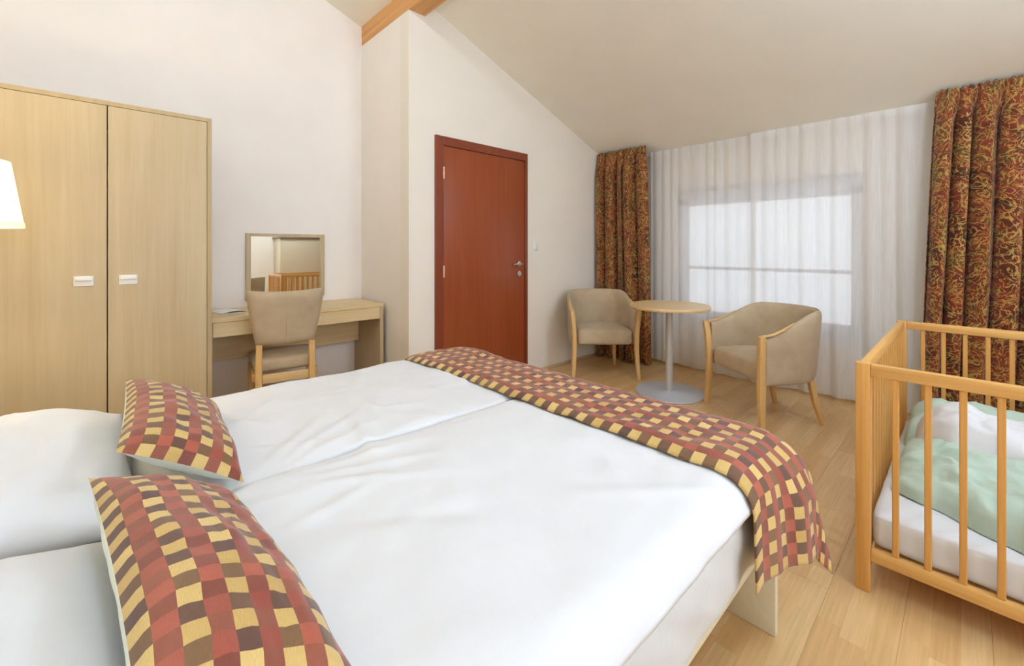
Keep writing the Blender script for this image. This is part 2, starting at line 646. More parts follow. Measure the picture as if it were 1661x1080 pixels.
def wall_poly(x0, x1, extra=0.05):
    pts = [(x0, ceil_z(x0) + extra)]
    if x0 < XR < x1:
        pts.append((XR, ceil_z(XR) + extra))
    pts.append((x1, ceil_z(x1) + extra))
    return pts
struct('wall_back', prism([(XJ + .0, 0), (XL, 0)] + wall_poly(XL, XJ), 'y', YB, YB + .15), M['wall_back'])
# the return beside the desk and the wall with the door: one chunk of masonry each
struct('wall_return', box(XJ, XJ + .12, YD + .12, YB + .0, 0, 2.924), M['wall_back'])
DX0, DX1, DZ = 1.842, 2.848, 2.045
struct('wall_door', prism([(XJ, 0), (DX0, 0), (DX0, DZ), (DX1, DZ), (DX1, 0), (XW + .15, 0)] + list(reversed(wall_poly(1.762, XW + .15))) +
                          [(1.762, 2.924), (XJ, 2.924)], 'y', YD, YD + .12), M['wall'])
struct('wall_left', box(XL - .15, XL, YF - .15, YB + .15, 0, 3.55), M['wall'])
# window wall with its opening
WY0, WY1, WZ0, WZ1 = 0.55, 2.04, 0.47, 1.76
bm = bmesh.new()
for y0, y1, z0, z1 in ((YF - .15, WY0, 0, 2.3), (WY1, YD + .0, 0, 2.3), (WY0, WY1, 0, WZ0), (WY0, WY1, WZ1, 2.3)):
    box(XW, XW + .22, y0, y1, z0, z1, bm=bm)
struct('wall_window', bm, M['wall'])
# wall behind the camera with an invented opening for the fill light
bm = bmesh.new()
BX0, BX1, BZ0, BZ1 = -0.5, 1.9, 0.8, 2.1
for x0, x1, z0, z1 in ((XL - .15, BX0, 0, 2.98), (BX1, XW + .2, 0, 2.12), (BX0, BX1, 0, BZ0), (BX0, BX1, BZ1, 2.98)):
    box(x0, x1, YF - .15, YF, z0, z1, bm=bm)
bm2 = prism([(BX1, 2.12), (XW + .2, 2.12), (BX1, 3.0)], 'y', YF - .15, YF)
merge(bm, bm2)
bm2 = prism([(XL, 2.98), (BX1, 2.98), (XR, 3.70), (XL, 3.48)], 'y', YF - .15, YF)
merge(bm, bm2)
struct('wall_behind', bm, M['wall'])
# sloping ceiling
cp = [(XW + .3, ceil_z(XW + .3)), (XR, ceil_z(XR)), (XL - .15, ceil_z(XL - .15))]
struct('ceiling', prism(cp + [(p[0], p[1] + .12) for p in reversed(cp)], 'y', YF - .15, YB + .15), M['ceiling'])
# purlin along the top of the return
bm = box(XJ - .0, XJ + .141, YF, YB, 2.924, 3.098, 0.004, 1)
o = struct('trim_1', bm, M['oak_beam'])
o['label'] = 'orange wooden roof beam under the sloping ceiling'
# thin skirting along the door wall
bm = box(DX1 + .002, XW, YD - .012, YD, 0.0, 0.028, 0.004)
struct('baseboard_door', bm, M['skirting'])
bm = box(XW - .012, XW, YF, YD - .013, 0.0, 0.028, 0.004)
struct('baseboard_window', bm, M['skirting'])

# ------------------------------------------------------------------ window in the window wall
win = struct_empty('window_1')
FX0, FX1 = XW + .09, XW + .16
def part_box(name, lims, m, parent, bev=0.004):
    return mesh_obj(name, box(*lims, bev), m, parent)
bm = bmesh.new()
fw = 0.085
for y0, y1, z0, z1 in ((WY0, WY1, WZ0, WZ0 + fw), (WY0, WY1, WZ1 - .16, WZ1), (WY0, WY0 + fw, WZ0 + fw, WZ1 - fw), (WY1 - fw, WY1, WZ0 + fw, WZ1 - fw)):
    box(FX0, FX1, y0, y1, z0, z1, 0.005, 2, bm=bm)
mesh_obj('window_frame', bm, M['pvc'], win)
part_box('glazing_bar', (FX0 + .01, FX1 - .005, WY0 + fw, WY1 - fw, 0.965, 0.995), M['pvc'], win)
part_box('pane', (FX0 + .03, FX0 + .036, WY0 + fw, WY1 - fw, 0.995, WZ1 - .155), M['glass'], win, 0)
part_box('pane', (FX0 + .03, FX0 + .036, WY0 + fw, WY1 - fw, WZ0 + fw, 0.965), M['glass'], win, 0)
part_box('window_sill', (XW - .03, FX0, WY0 - .03, WY1 + .03, WZ0 - .03, WZ0), M['pvc'], win)
# unseen window frame, added around the fill light's opening
win2 = struct_empty('added_window')
bm = bmesh.new()
for x0, x1, z0, z1 in ((BX0, BX1, BZ0, BZ0 + fw), (BX0, BX1, BZ1 - fw, BZ1), (BX0, BX0 + fw, BZ0 + fw, BZ1 - fw), (BX1 - fw, BX1, BZ0 + fw, BZ1 - fw)):
    box(x0, x1, YF - .1, YF - .04, z0, z1, 0.005, 2, bm=bm)
mesh_obj('window_frame', bm, M['pvc'], win2)

# ------------------------------------------------------------------ door
door = struct_empty('door_1')
bm = bmesh.new()
for x0, x1, z0, z1 in ((DX0, DX0 + .075, 0, DZ), (DX1 - .03, DX1, 0, DZ), (DX0 + .075, DX1 - .03, DZ - .07, DZ)):
    box(x0, x1, YD - .018, YD + .09, z0, z1, 0.003, 1, bm=bm)
mesh_obj('door_frame', bm, M['mahogany_frame'], door)
mesh_obj('door_leaf', box(DX0 + .078, DX1 - .033, YD - .008, YD + .034, 0.008, DZ - .073, 0.003), M['mahogany'], door)
for z in (1.76, 0.99):
    bm = lathe([(0, -.048), (.009, -.046), (.010, -.012), (.0105, 0), (.010, .012), (.009, .046), (0, .048)], 14)
    mesh_obj('hinge', bm, M['brass_pink'], door, 40, (DX0 + .0765, YD - .014, z))
bm = lathe([(0, 0), (.026, .0), (.026, .006), (.022, .009), (0, .009)], 28)
bmesh.ops.rotate(bm, verts=bm.verts, matrix=Matrix.Rotation(PI / 2, 3, 'X'))
hl = mesh_obj('handle', bm, M['chrome'], door, 40, (2.745, YD - .008, 1.03))
bm = sweep([(0, -.006, 0), (0, -.035, 0), (-.006, -.047, 0), (-.02, -.052, 0), (-.07, -.052, 0.001), (-.125, -.05, -0.003)],
           [(.018, .018), (.018, .018), (.018, .018), (.017, .019), (.015, .02), (.013, .018)], (0, 0, 1), 6, 2.2)
mesh_obj('lever', bm, M['chrome'], hl)
bm = lathe([(0, 0), (.026, .0), (.026, .006), (.02, .009), (.011, .009), (.011, .014), (0, .014)], 28)
bmesh.ops.rotate(bm, verts=bm.verts, matrix=Matrix.Rotation(PI / 2, 3, 'X'))
mesh_obj('lock', bm, M['chrome'], door, 40, (2.745, YD - .008, 0.94))
# light switch
sw = thing('light_switch', 'small white light switch on the wall beside the red door', 'switch', (2.96, YD, 1.19))
mesh_obj('switch_plate', box(-.04, .04, -.009, -.0005, -.04, .04, .004), M['white_plastic'], sw)
mesh_obj('rocker', box(-.026, .026, -.014, -.009, -.026, .026, .003), M['white_plastic'], sw)

# ------------------------------------------------------------------ wardrobe
WX0, WX1, WYF, WZT = -0.43, 0.447, 2.985, 1.915
wd = thing('wardrobe', 'tall pale maple wardrobe with two doors against the back wall', 'wardrobe', (0, 0, 0))
mesh_obj('side_panel', box(WX1 - .022, WX1, WYF + .0, YB - .004, 0, WZT, .001, 1), M['maple_edge'], wd)
mesh_obj('side_panel', box(WX0, WX0 + .022, WYF + .0, YB - .004, 0, WZT, .001, 1), M['maple_edge'], wd)
mesh_obj('top_panel', box(WX0 + .022, WX1 - .022, WYF, YB - .004, WZT - .022, WZT, .001, 1), M['maple_edge'], wd)
mesh_obj('back_panel', box(WX0 + .022, WX1 - .022, YB - .012, YB - .005, .06, WZT - .022), M['maple_z'], wd)
mesh_obj('plinth', box(WX0 + .022, WX1 - .022, WYF + .03, WYF + .05, 0, .07), M['maple_x'], wd)
GX = 0.0095
for x0, x1, hx in ((WX0 + .024, GX - .002, -.075), (GX + .002, WX1 - .024, .088)):
    dr = mesh_obj('door', box(x0, x1, WYF - .006, WYF + .014, .075, WZT - .025, .0015, 1), M['maple_z'], wd)
    b2 = box(hx - .036, hx + .036, WYF - .012, WYF - .006, .985, 1.035, .002)
    box(hx - .031, hx + .031, WYF - .026, WYF - .012, 1.012, 1.035, .003, 2, bm=b2)
    mesh_obj('handle', b2, M['white_plastic'], dr)

# ------------------------------------------------------------------ desk, mirror, booklet
DKX0, DKX1, DKY, DKZ = 0.452, 1.585, 3.14, 0.745
dk = thing('desk', 'pale maple dressing desk between wardrobe and wall return', 'desk', (0, 0, 0))
mesh_obj('desktop', box(DKX0, DKX1, DKY - .004, YB - .004, DKZ - .028, DKZ, .0015, 1), M['maple_x'], dk)
mesh_obj('apron', box(DKX0 + .024, DKX1 - .03, DKY, DKY + .02, DKZ - .118, DKZ - .029, .001, 1), M['maple_x'], dk)
mesh_obj('side_panel', box(DKX1 - .028, DKX1, DKY, YB - .004, 0, DKZ - .029, .001, 1), M['maple_z'], dk)
mesh_obj('side_panel', box(DKX0, DKX0 + .022, DKY, YB - .004, 0, DKZ - .029, .001, 1), M['maple_z'], dk)
mesh_obj('modesty_panel', box(DKX0 + .023, DKX1 - .029, YB - .09, YB - .072, .40, DKZ - .029, .001, 1), M['maple_x'], dk)

mr = thing('wall_mirror', 'square mirror in a thin maple frame above the desk', 'mirror', (0, 0, 0))
MX0, MX1, MZ0, MZ1 = 0.745, 1.30, 0.79, 1.282
bm = bmesh.new()
for x0, x1, z0, z1 in ((MX0, MX0 + .03, MZ0, MZ1), (MX1 - .03, MX1, MZ0, MZ1), (MX0 + .03, MX1 - .03, MZ1 - .022, MZ1), (MX0 + .03, MX1 - .03, MZ0, MZ0 + .03)):
    box(x0, x1, YB - .026, YB - .001, z0, z1, .002, 1, bm=bm)
mesh_obj('mirror_frame', bm, M['maple_z'], mr)
mesh_obj('glass', box(MX0 + .028, MX1 - .028, YB - .014, YB - .010, MZ0 + .028, MZ1 - .02), M['mirror'], mr)

bk = thing('booklet', 'white booklet lying on the left end of the desk', 'booklet', (.60, 3.40, DKZ), math.radians(12))
mesh_obj('cover', box(-.075, .075, -.105, .105, 0.0005, .004, .001, 1), M['paper'], bk)
mesh_obj('folded_leaf', grid(10, 4, lambda s, t: (-.075 + .15 * s, -.105 + .21 * t, .0045 + .012 * math.sin(PI * s) * (1 - .3 * t))), M['paper'], bk)

# ------------------------------------------------------------------ desk chair (back towards the camera)
dc = thing('desk_chair', 'beech desk chair with greige upholstered back pushed up to the desk', 'chair', (0.834, 2.965, 0), math.radians(-11))
def chair_back(s, t, side):
    z = .565 + (.905 - .565) * t
    w = .165 + (.218 - .165) * t + .004 * math.sin(PI * t)
    x = -w + 2 * w * s
    curve = .035 * ((2 * s - 1) ** 2)
    edge = (1 - abs(2 * s - 1) ** 8) * (1 - abs(2 * t - 1) ** 8)
    th = .006 + .020 * edge ** .5
    z += .012 * (2 * s - 1) ** 2 * (1 if t > .9 else 0)
    return (x, -.02 - (t - .3) * .07 + curve + (th if side else -th), z)
bm = bmesh.new()
grid(20, 16, lambda s, t: chair_back(s, t, 0), bm=bm)
grid(20, 16, lambda s, t: chair_back(s, t, 1), bm=bm, flip=True)
bmesh.ops.remove_doubles(bm, verts=bm.verts, dist=1e-5)
bnd = [e for e in bm.edges if e.is_boundary]
bmesh.ops.bridge_loops(bm, edges=bnd)
bmesh.ops.recalc_face_normals(bm, faces=bm.faces)
bk_o = mesh_obj('backrest', bm, M['chair_cloth'], dc, 60)
bm = sweep([(0, -.052, .60), (0, -.064, .75), (0, -.078, .885)], [(.004, .005)] * 3, (1, 0, 0), 4, 2)
mesh_obj('seam', bm, M['chair_cloth'], bk_o)
def seat_disp(p, n):
    p = Vector((p.x * (.86 + .14 * (p.y + .21) / .42), p.y, p.z))
    f = (1 - (2 * p.x / .42) ** 2) * (1 - (2 * p.y / .42) ** 2)
    return p + Vector((0, 0, .018 * max(f, 0) if p.z > 0 else 0))
mesh_obj('seat', rbox(.40, .40, .075, .028, 14, 14, 6, seat_disp, (0, .225, .432)), M['chair_cloth'], dc, 60)
for s in (-1, 1):
    mesh_obj('leg', sweep([(s * .15, -.055, 0.001), (s * .15, -.02, .2), (s * .15, 0, .42), (s * .148, -.015, .575)],
                          [(.034, .03), (.038, .034), (.04, .036), (.036, .03)], (1, 0, 0), 5, 5), M['beech'], dc)
    mesh_obj('leg', sweep([(s * .18, .395, 0.001), (s * .18, .39, .2), (s * .18, .385, .395)],
                          [(.028, .028), (.034, .034), (.038, .038)], (1, 0, 0), 5, 5), M['beech'], dc)
    mesh_obj('seat_rail', box(s * .175 - .011, s * .175 + .011, .02, .37, .345, .394, .003), M['beech'], dc)
mesh_obj('seat_rail', box(-.13, .13, -.01, .012, .335, .39, .003), M['beech_x'], dc)
mesh_obj('seat_rail', box(-.16, .16, .375, .396, .345, .394, .003), M['beech_x'], dc)
mesh_obj('stretcher', box(-.13, .13, -.022, -.004, .20, .235, .003), M['beech_x'], dc)

# ------------------------------------------------------------------ floor lamp beyond the bed
fl = thing('floor_lamp', 'lit floor lamp with cream conical shade beside the bed', 'lamp', (-.385, 2.30, 0))
mesh_obj('base', lathe([(0, 0.001), (.135, 0.001), (.14, .006), (.138, .016), (.03, .026), (.012, .034), (0, .034)], 36), M['steel'], fl)
mesh_obj('pole', lathe([(0, .03), (.010, .03), (.010, 1.20), (.016, 1.205), (.016, 1.24), (0, 1.24)], 14), M['steel'], fl)
ZS0, ZS1 = 1.245, 1.470
bm = lathe([(.178, ZS0), (.146, ZS1), (.143, ZS1), (.175, ZS0), (.178, ZS0)], 56)
sh = mesh_obj('lamp_shade', bm, M['shade'], fl)
mesh_obj('trim_band', lathe([(.1795, ZS0 - .002), (.1775, ZS0 + .016), (.1745, ZS0 + .016), (.1765, ZS0 - .002), (.1795, ZS0 - .002)], 56), M['shade'], sh)
bm = lathe([(0, 1.245), (.012, 1.245), (.03, 1.29), (.032, 1.31), (.022, 1.335), (0, 1.342)], 18)
mesh_obj('bulb', bm, M['white_plastic'], fl)
pl = bpy.data.lights.new('floor_lamp_light', 'POINT')
pl.energy = LAMP_FLOOR
pl.color = (1.0, 0.86, 0.62)
pl.shadow_soft_size = 0.035
plo = bpy.data.objects.new('floor_lamp_light', pl)
col.objects.link(plo)
plo.parent = fl
plo.location = (0, 0, 1.395)

# ceiling lamp near the ridge (out of the picture; throws the beam's shadow on the door wall)
cl = thing('ceiling_lamp', 'white globe pendant lamp hanging under the roof ridge', 'lamp', (0.12, 1.15, 0))
mesh_obj('canopy', lathe([(0, 3.70), (.05, 3.70), (.05, 3.662), (.012, 3.65), (.012, 3.60), (0, 3.60)], 24), M['white_plastic'], cl)
bm = bmesh.new()
bmesh.ops.create_uvsphere(bm, u_segments=24, v_segments=14, radius=.13)
mesh_obj('globe', bm, M['globe'], cl, 180, (0, 0, 3.49))
cl = thing('ceiling_lamp', 'unseen white globe added as fill light under the low ceiling slope near the crib', 'lamp', (2.05, -.80, 0))  # extra globe out of frame, added to brighten the window side of the room
zc = ceil_z(2.05)
mesh_obj('canopy', lathe([(0, zc + .01), (.05, zc + .01), (.05, zc - .05), (.012, zc - .06), (.012, zc - .33), (0, zc - .33)], 24), M['white_plastic'], cl)
bm = bmesh.new()
bmesh.ops.create_uvsphere(bm, u_segments=24, v_segments=14, radius=.155)
mesh_obj('globe', bm, M['globe'], cl, 180, (0, 0, zc - .50))

# ------------------------------------------------------------------ bed
BX_H, BX_F, BY0, BY1 = -0.62, 1.43, 0.385, 1.975
MT = 0.545
bed = thing('double_bed', 'pale laminate double bed frame under the white bedding', 'bed', (0, 0, 0))
mesh_obj('side_rail', box(BX_H, BX_F, BY0 + .015, BY0 + .04, .298, .40, .003), M['bed_frame'], bed)
mesh_obj('side_rail', box(BX_H, BX_F, BY1 - .04, BY1 - .015, .298, .40, .003), M['bed_frame'], bed)
mesh_obj('headboard', box(BX_H - .035, BX_H, BY0 - .02, BY1 + .02, 0.0, .92, .004), M['bed_frame'], bed)
mesh_obj('footboard', box(BX_F + .034, BX_F + .062, BY0 + .01, BY1 - .01, .30, .40, .004), M['bed_frame'], bed)
mesh_obj('slatted_base', box(BX_H + .002, BX_F - .002, BY0 + .042, BY1 - .042, .302, .328, .003), M['bed_frame'], bed)
for y0 in (BY0 + .012, BY1 - .192):
    mesh_obj('leg', box(BX_F + .034, BX_F + .06, y0, y0 + .18, 0.0, .299, .003), M['bed_frame'], bed)
for x0 in (0.35,):
    mesh_obj('leg', box(x0, x0 + .06, 1.14, 1.20, 0.0, .301, .003), M['bed_frame'], bed)

def mat_disp(p, n):
    y = p.y
    side = 1 if abs(n.y) > .6 or abs(n.x) > .6 else 0
    k = fbm(p.x * 7 + p.z * 9, p.z * 3, 3.1, 3)
    bulge = .010 * math.cos(p.z * 12)
    return p + n * ((.010 * k + bulge) if side else .002 * k)
def mattress(label, y0, y1):
    bm = rbox(BX_F - .004 - BX_H, y1 - y0, MT - .33, .045, 96, 60, 14, mat_disp, ((BX_F - .004 + BX_H) / 2, (y0 + y1) / 2, (MT + .33) / 2))
    o = mesh_obj('mattress', bm, M['sheet'], None, 70)
    tag(o, label, 'mattress')
mattress('mattress in a loose white fitted sheet on the double bed', BY0 - .005, BY1 + .005)

# duvets: thick quilted pads with creases
def ridge(x, y, x0, y0, ang, w, ln):
    """a long soft crease starting at x0,y0"""
    dx, dy = x - x0, y - y0
    c, s = math.cos(ang), math.sin(ang)
    u, v = dx * c + dy * s, -dx * s + dy * c
    if u < 0 or u > ln:
        return 0.0
    return math.exp(-(v / w) ** 2) * math.sin(PI * u / ln)
creases = []
rc = random.Random(21)
for k in range(46):
    x0 = rc.uniform(.05, 1.15)
    y0 = rc.uniform(.36, 1.85)
    creases.append((x0, y0, rc.choice((rc.gauss(.1, .35), rc.gauss(1.2, .35), rc.gauss(-.7, .3))), rc.uniform(.010, .026), rc.uniform(.18, .55), rc.uniform(-.005, .0085)))
for k in range(7):   # creases fanning from the middle seam near the cushions
    creases.append((.20, 1.13, -.55 + .22 * k, .018, .55, .006))
def duvet(label, y0, y1, seed, bias, inner_hi):
    x0, x1, T, R = .055, 1.43, .074, .085
    nx, ny = 130, 84
    def height(x, y):
        # distance to the rounded outline
        dx = min(x - x0, x1 - x)
        dy = min(y - y0, y1 - y)
        rr = .11
        if dx < rr and dy < rr:
            d = rr - math.hypot(rr - dx, rr - dy)
        else:
            d = min(dx, dy)
        d = max(d, 0.0)
        q = min(d / R, 1.0)
        prof = math.sqrt(max(1 - (1 - q) ** 2, 0))
        inner = (y1 - y) if inner_hi else (y - y0)
        if inner < R and dx > R:
            prof = prof + (1 - prof) * .80
        h = T * (.16 + .84 * prof)
        wob = .010 * fbm(x * 2.6 + seed, y * 2.6, seed, 3) + .0035 * fbm(x * 9, y * 9, seed + 4, 2)
        cr = sum(a * ridge(x, y, cx, cy, an, w, ln) for cx, cy, an, w, ln, a in creases)
        return h + prof * (wob + cr + bias * ((y - y0) / (y1 - y0) - .5))
    def outline(x, y):
        # keep corners rounded
        return x, y
    def top(s, t):
        s2 = .5 - .5 * math.cos(PI * s) if False else s
        x = x0 + (x1 - x0) * s2
        y = y0 + (y1 - y0) * t
        rr = .11
        cx = max(x0 + rr, min(x1 - rr, x))
        cy = max(y0 + rr, min(y1 - rr, y))
        ddx, ddy = x - cx, y - cy
        if ddx and ddy:
            m_ = max(abs(ddx), abs(ddy))
            l = math.hypot(ddx, ddy)
            ddx, ddy = ddx * m_ / l, ddy * m_ / l
        x, y = cx + ddx, cy + ddy
        h = height(x, y)
        wx = .006 * fbm(y * 5, seed, 1) if s in (0, 1) else 0
        return (x + wx, y + (.005 * fbm(x * 5, seed, 2) if t in (0, 1) else 0), MT + .004 + h)
    def bot(s, t):
        p = top(s, t)
        return (p[0], p[1], MT + .004)
    bm = bmesh.new()
    grid(nx, ny, top, bm=bm)
    grid(nx, ny, bot, bm=bm, flip=True)
    bnd = [e for e in bm.edges if e.is_boundary]
    bmesh.ops.bridge_loops(bm, edges=bnd)
    bmesh.ops.recalc_face_normals(bm, faces=bm.faces)
    o = mesh_obj('duvet', bm, M['white_cotton'], None, 180)
    tag(o, label, 'duvet', 'white duvets on the double bed')
duvet('white creased duvet on the half of the bed nearest the crib', .352, 1.158, 1.7, .006, True)
duvet('white creased duvet on the far half of the bed, desk side', 1.162, 1.985, 8.3, -.004, False)

# runner across the foot of the bed, its near end hanging down the side
RX0, RX1e, RYn, RYf = 1.085, 1.375, .417, 2.0
RZ = MT + .098
HANG_N, HANG_F = .265, .25
rb = .075
def bend(d):
    """cloth length d past the edge -> (outward, downward)"""
    a = d / rb
    if a < PI / 2:
        return rb * math.sin(a), rb * (1 - math.cos(a))
    return rb, rb + (d - rb * PI / 2)
def runner_pt(s, t):
    LX = (RX1e - RX0) + HANG_F + .05
    LY = (RYf - RYn) + HANG_N + .06
    a = LX * s                       # from the inner edge outwards (towards +X)
    b = LY * t - (HANG_N + .06)      # negative = hanging on the near side
    dx = max(a - (RX1e - RX0), 0.0)
    dy = max(-b, 0.0) * (.90 + .20 * min(a / (RX1e - RX0), 1.0))
    x = RX0 + min(a, RX1e - RX0)
    yy = RYn + max(b, 0.0)
    z = RZ
    x += .012 * fbm(yy * 3.0, 2.2, a * 2) * (1 - s)
    far = max(0.0, (yy - (RYf - .16)) / .16)
    z -= .055 * far ** 2
    z += (.006 * fbm(x * 8, yy * 5, 5.0) + .004 * fbm(x * 17, yy * 14, 6.0))
    # the far third of the runner has some low ridges
    z += .012 * math.exp(-((yy - 1.72) / .10) ** 2) * s
    edge = max(0.0, 1 - a / .05)
    z -= .016 * edge ** 2
    if dx == 0 and dy == 0:
        return Vector((x, yy, z))
    d = math.hypot(dx, dy)
    th = math.atan2(dx, dy)          # 0 = straight down the near side, 90 = down the foot
    out, dn = bend(d)
    corner = math.exp(-((th - .80) / .26) ** 2) if dx > 0 and dy > 0 else 0.0
    hang = max(d - .06, 0)
    out += corner * hang * .20 + .056 * max(0.0, min(1.0, th / (PI / 2))) * min(hang / .07, 1)
    fold = 0.0
    if dy > 0 and dx == 0:
        W_ = RX1e - RX0
        fold = (.16 * a + (.007 * math.sin(a * 46 + 3.6) + .008 * math.sin(a * 24 + 2.4)) * math.sin(PI * min(a / W_, 1))) * min(hang / .12, 1)
        out += fold + hang * .03
        return Vector((x + hang * .20 * (a / (RX1e - RX0)), yy - out, z - dn))
    if dx > 0 and dy == 0:
        out += (.056 + .006 * math.sin(b * 19)) * min(hang / .07, 1)
        return Vector((x + out, yy, z - dn))
    out += .16 * (RX1e - RX0) * min(hang / .12, 1) * max(0, 1 - th / 1.2) + hang * .03 * max(0, 1 - th / 1.2)
    sway = .20 * hang * max(0, 1 - th / .8)
    return Vector((x + math.sin(th) * out + sway, yy - math.cos(th) * out, z - dn * (1 - .06 * corner)))
CELL = .0305
bm = grid(70, 190, runner_pt, lambda s, t: (((RX1e - RX0) + HANG_F + .05) * s / CELL, ((RYf - RYn) + HANG_N + .06) * t / CELL))
o = mesh_obj('bed_runner', bm, M['check'], None, 180)
solidify(o, .004, 1.0)
tag(o, 'checked red and ochre bed runner across the foot of the bed', 'bed runner')

# pillows
def pillow_pt(s, t, w, h, th, side, pinch=.06, wrk=0.0, seed=0.0):
    u, v = 2 * s - 1, 2 * t - 1
    e = (1 - abs(u) ** 2.6) * (1 - abs(v) ** 2.6)
    z = th / 2 * max(e, 0) ** .55
    x = u * w / 2 * (1 - pinch * (1 - v * v) * (abs(u) ** 4))
    y = v * h / 2 * (1 - pinch * (1 - u * u) * (abs(v) ** 4))
    wr = (.010 * fbm(u * 2.0 + seed, v * 2.0, seed + side, 3) + wrk * fbm(u * 5 + seed, v * 2.2, seed + 2, 3)) * max(e, 0) ** .5
    return Vector((x, y, (z if side else -z) + wr))
def make_pillow(name, label, loc, rot, w, h, th, m, seed, n=36, flat=.55):
    bm = bmesh.new()
    def f(side):
        def g(s, t):
            p = pillow_pt(s, t, w, h, th, side, .05, .012, seed)
            if p.z < 0:
                p.z *= flat
            return p
        return g
    grid(n, n, f(1), bm=bm)
    grid(n, n, f(0), bm=bm, flip=True)
    bmesh.ops.remove_doubles(bm, verts=bm.verts, dist=1e-6)
    bmesh.ops.recalc_face_normals(bm, faces=bm.faces)
    o = mesh_obj(name, bm, m, None, 180)
    o.location = loc
    o.rotation_euler = rot
    return o
o = make_pillow('pillow', '', (-.27, 1.53, .640), (0, math.radians(5), math.radians(2)), .66, .84, .20, M['white_cotton'], 3.3)
tag(o, 'plump white pillow on the far side of the bed, under the lamp', 'pillow', 'white pillows at the head of the bed')
o = make_pillow('pillow', '', (-.28, .722, .636), (0, math.radians(5), math.radians(-1)), .64, .80, .20, M['white_cotton'], 9.1)
tag(o, 'plump white pillow on the near side of the bed, cut by the frame', 'pillow', 'white pillows at the head of the bed')

def cushion(label, p_low, p_high, y0, y1, th, seed, skew=0.0):
    """cushion leaning on a pillow: low edge towards the foot, high edge towards the head"""
    c = (Vector(p_low) + Vector(p_high)) / 2
    up = Vector(p_high) - Vector(p_low)
    h = up.length
    w = y1 - y0
    root = thing('cushion', label, 'cushion', (0, 0, 0), 0, 'checked cushions on the bed')
    ex = Vector((skew, 1, 0)).normalized()
    ez = ex.cross(up).normalized()
    if ez.z < 0:
        ez = -ez
    ey = ez.cross(ex).normalized()
    R3 = Matrix((ex, ey, ez)).transposed()
    root.location = (c.x, (y0 + y1) / 2, c.z)
    root.rotation_euler = R3.to_euler()
    def f(side):
        return lambda s, t: pillow_pt(s, t, w, h, th * (1.2 if side else .8), side, .07, .003, seed)
    n = 44
    g = f(1)
    def arc(fn):
        L = [0.0]
        for k in range(n):
            L.append(L[-1] + (Vector(fn((k + 1) / n)) - Vector(fn(k / n))).length)
        return L
    LS = arc(lambda q: g(q, .5))
    LT = arc(lambda q: g(.5, q))
    cs = LT[-1] / 11.0                # eleven columns: ochre at both edges
    lv = lambda s, t: (LT[round(t * n)] / cs + .0, LS[round(s * n)] / cs + seed)
    mesh_obj('front_panel', grid(n, n, f(1), lv), M['check'], root, 180)
    mesh_obj('back_panel', grid(n, n, f(0), lv, flip=True), M['cushion_back'], root, 180)
    return root
cushion('checked cushion farther from the camera, leaning near the wardrobe side', (.245, 0, .640), (.03, 0, .775), 1.13, 1.74, .105, 2.0, .05)
cushion('checked cushion nearest the camera at the bottom edge', (.205, 0, .640), (.0, 0, .755), .47, 1.10, .105, 5.0, -.07)

# ------------------------------------------------------------------ round table
tb = thing('round_table', 'small round maple pedestal table on a grey disc base', 'table', (3.33, 1.665, 0))
mesh_obj('base', lathe([(0, .0005), (.262, .0005), (.265, .004), (.262, .012), (.05, .016), (.03, .022), (0, .022)], 64), M['base_grey'], tb)
mesh_obj('pole', lathe([(0, .02), (.028, .02), (.028, .678), (.06, .680), (.06, .686), (0, .686)], 28), M['steel'], tb)
mesh_obj('tabletop', lathe([(0, .687), (.30, .687), (.307, .690), (.310, .696), (.310, .708), (.306, .714), (0, .715)], 72), M['beech_x'], tb)

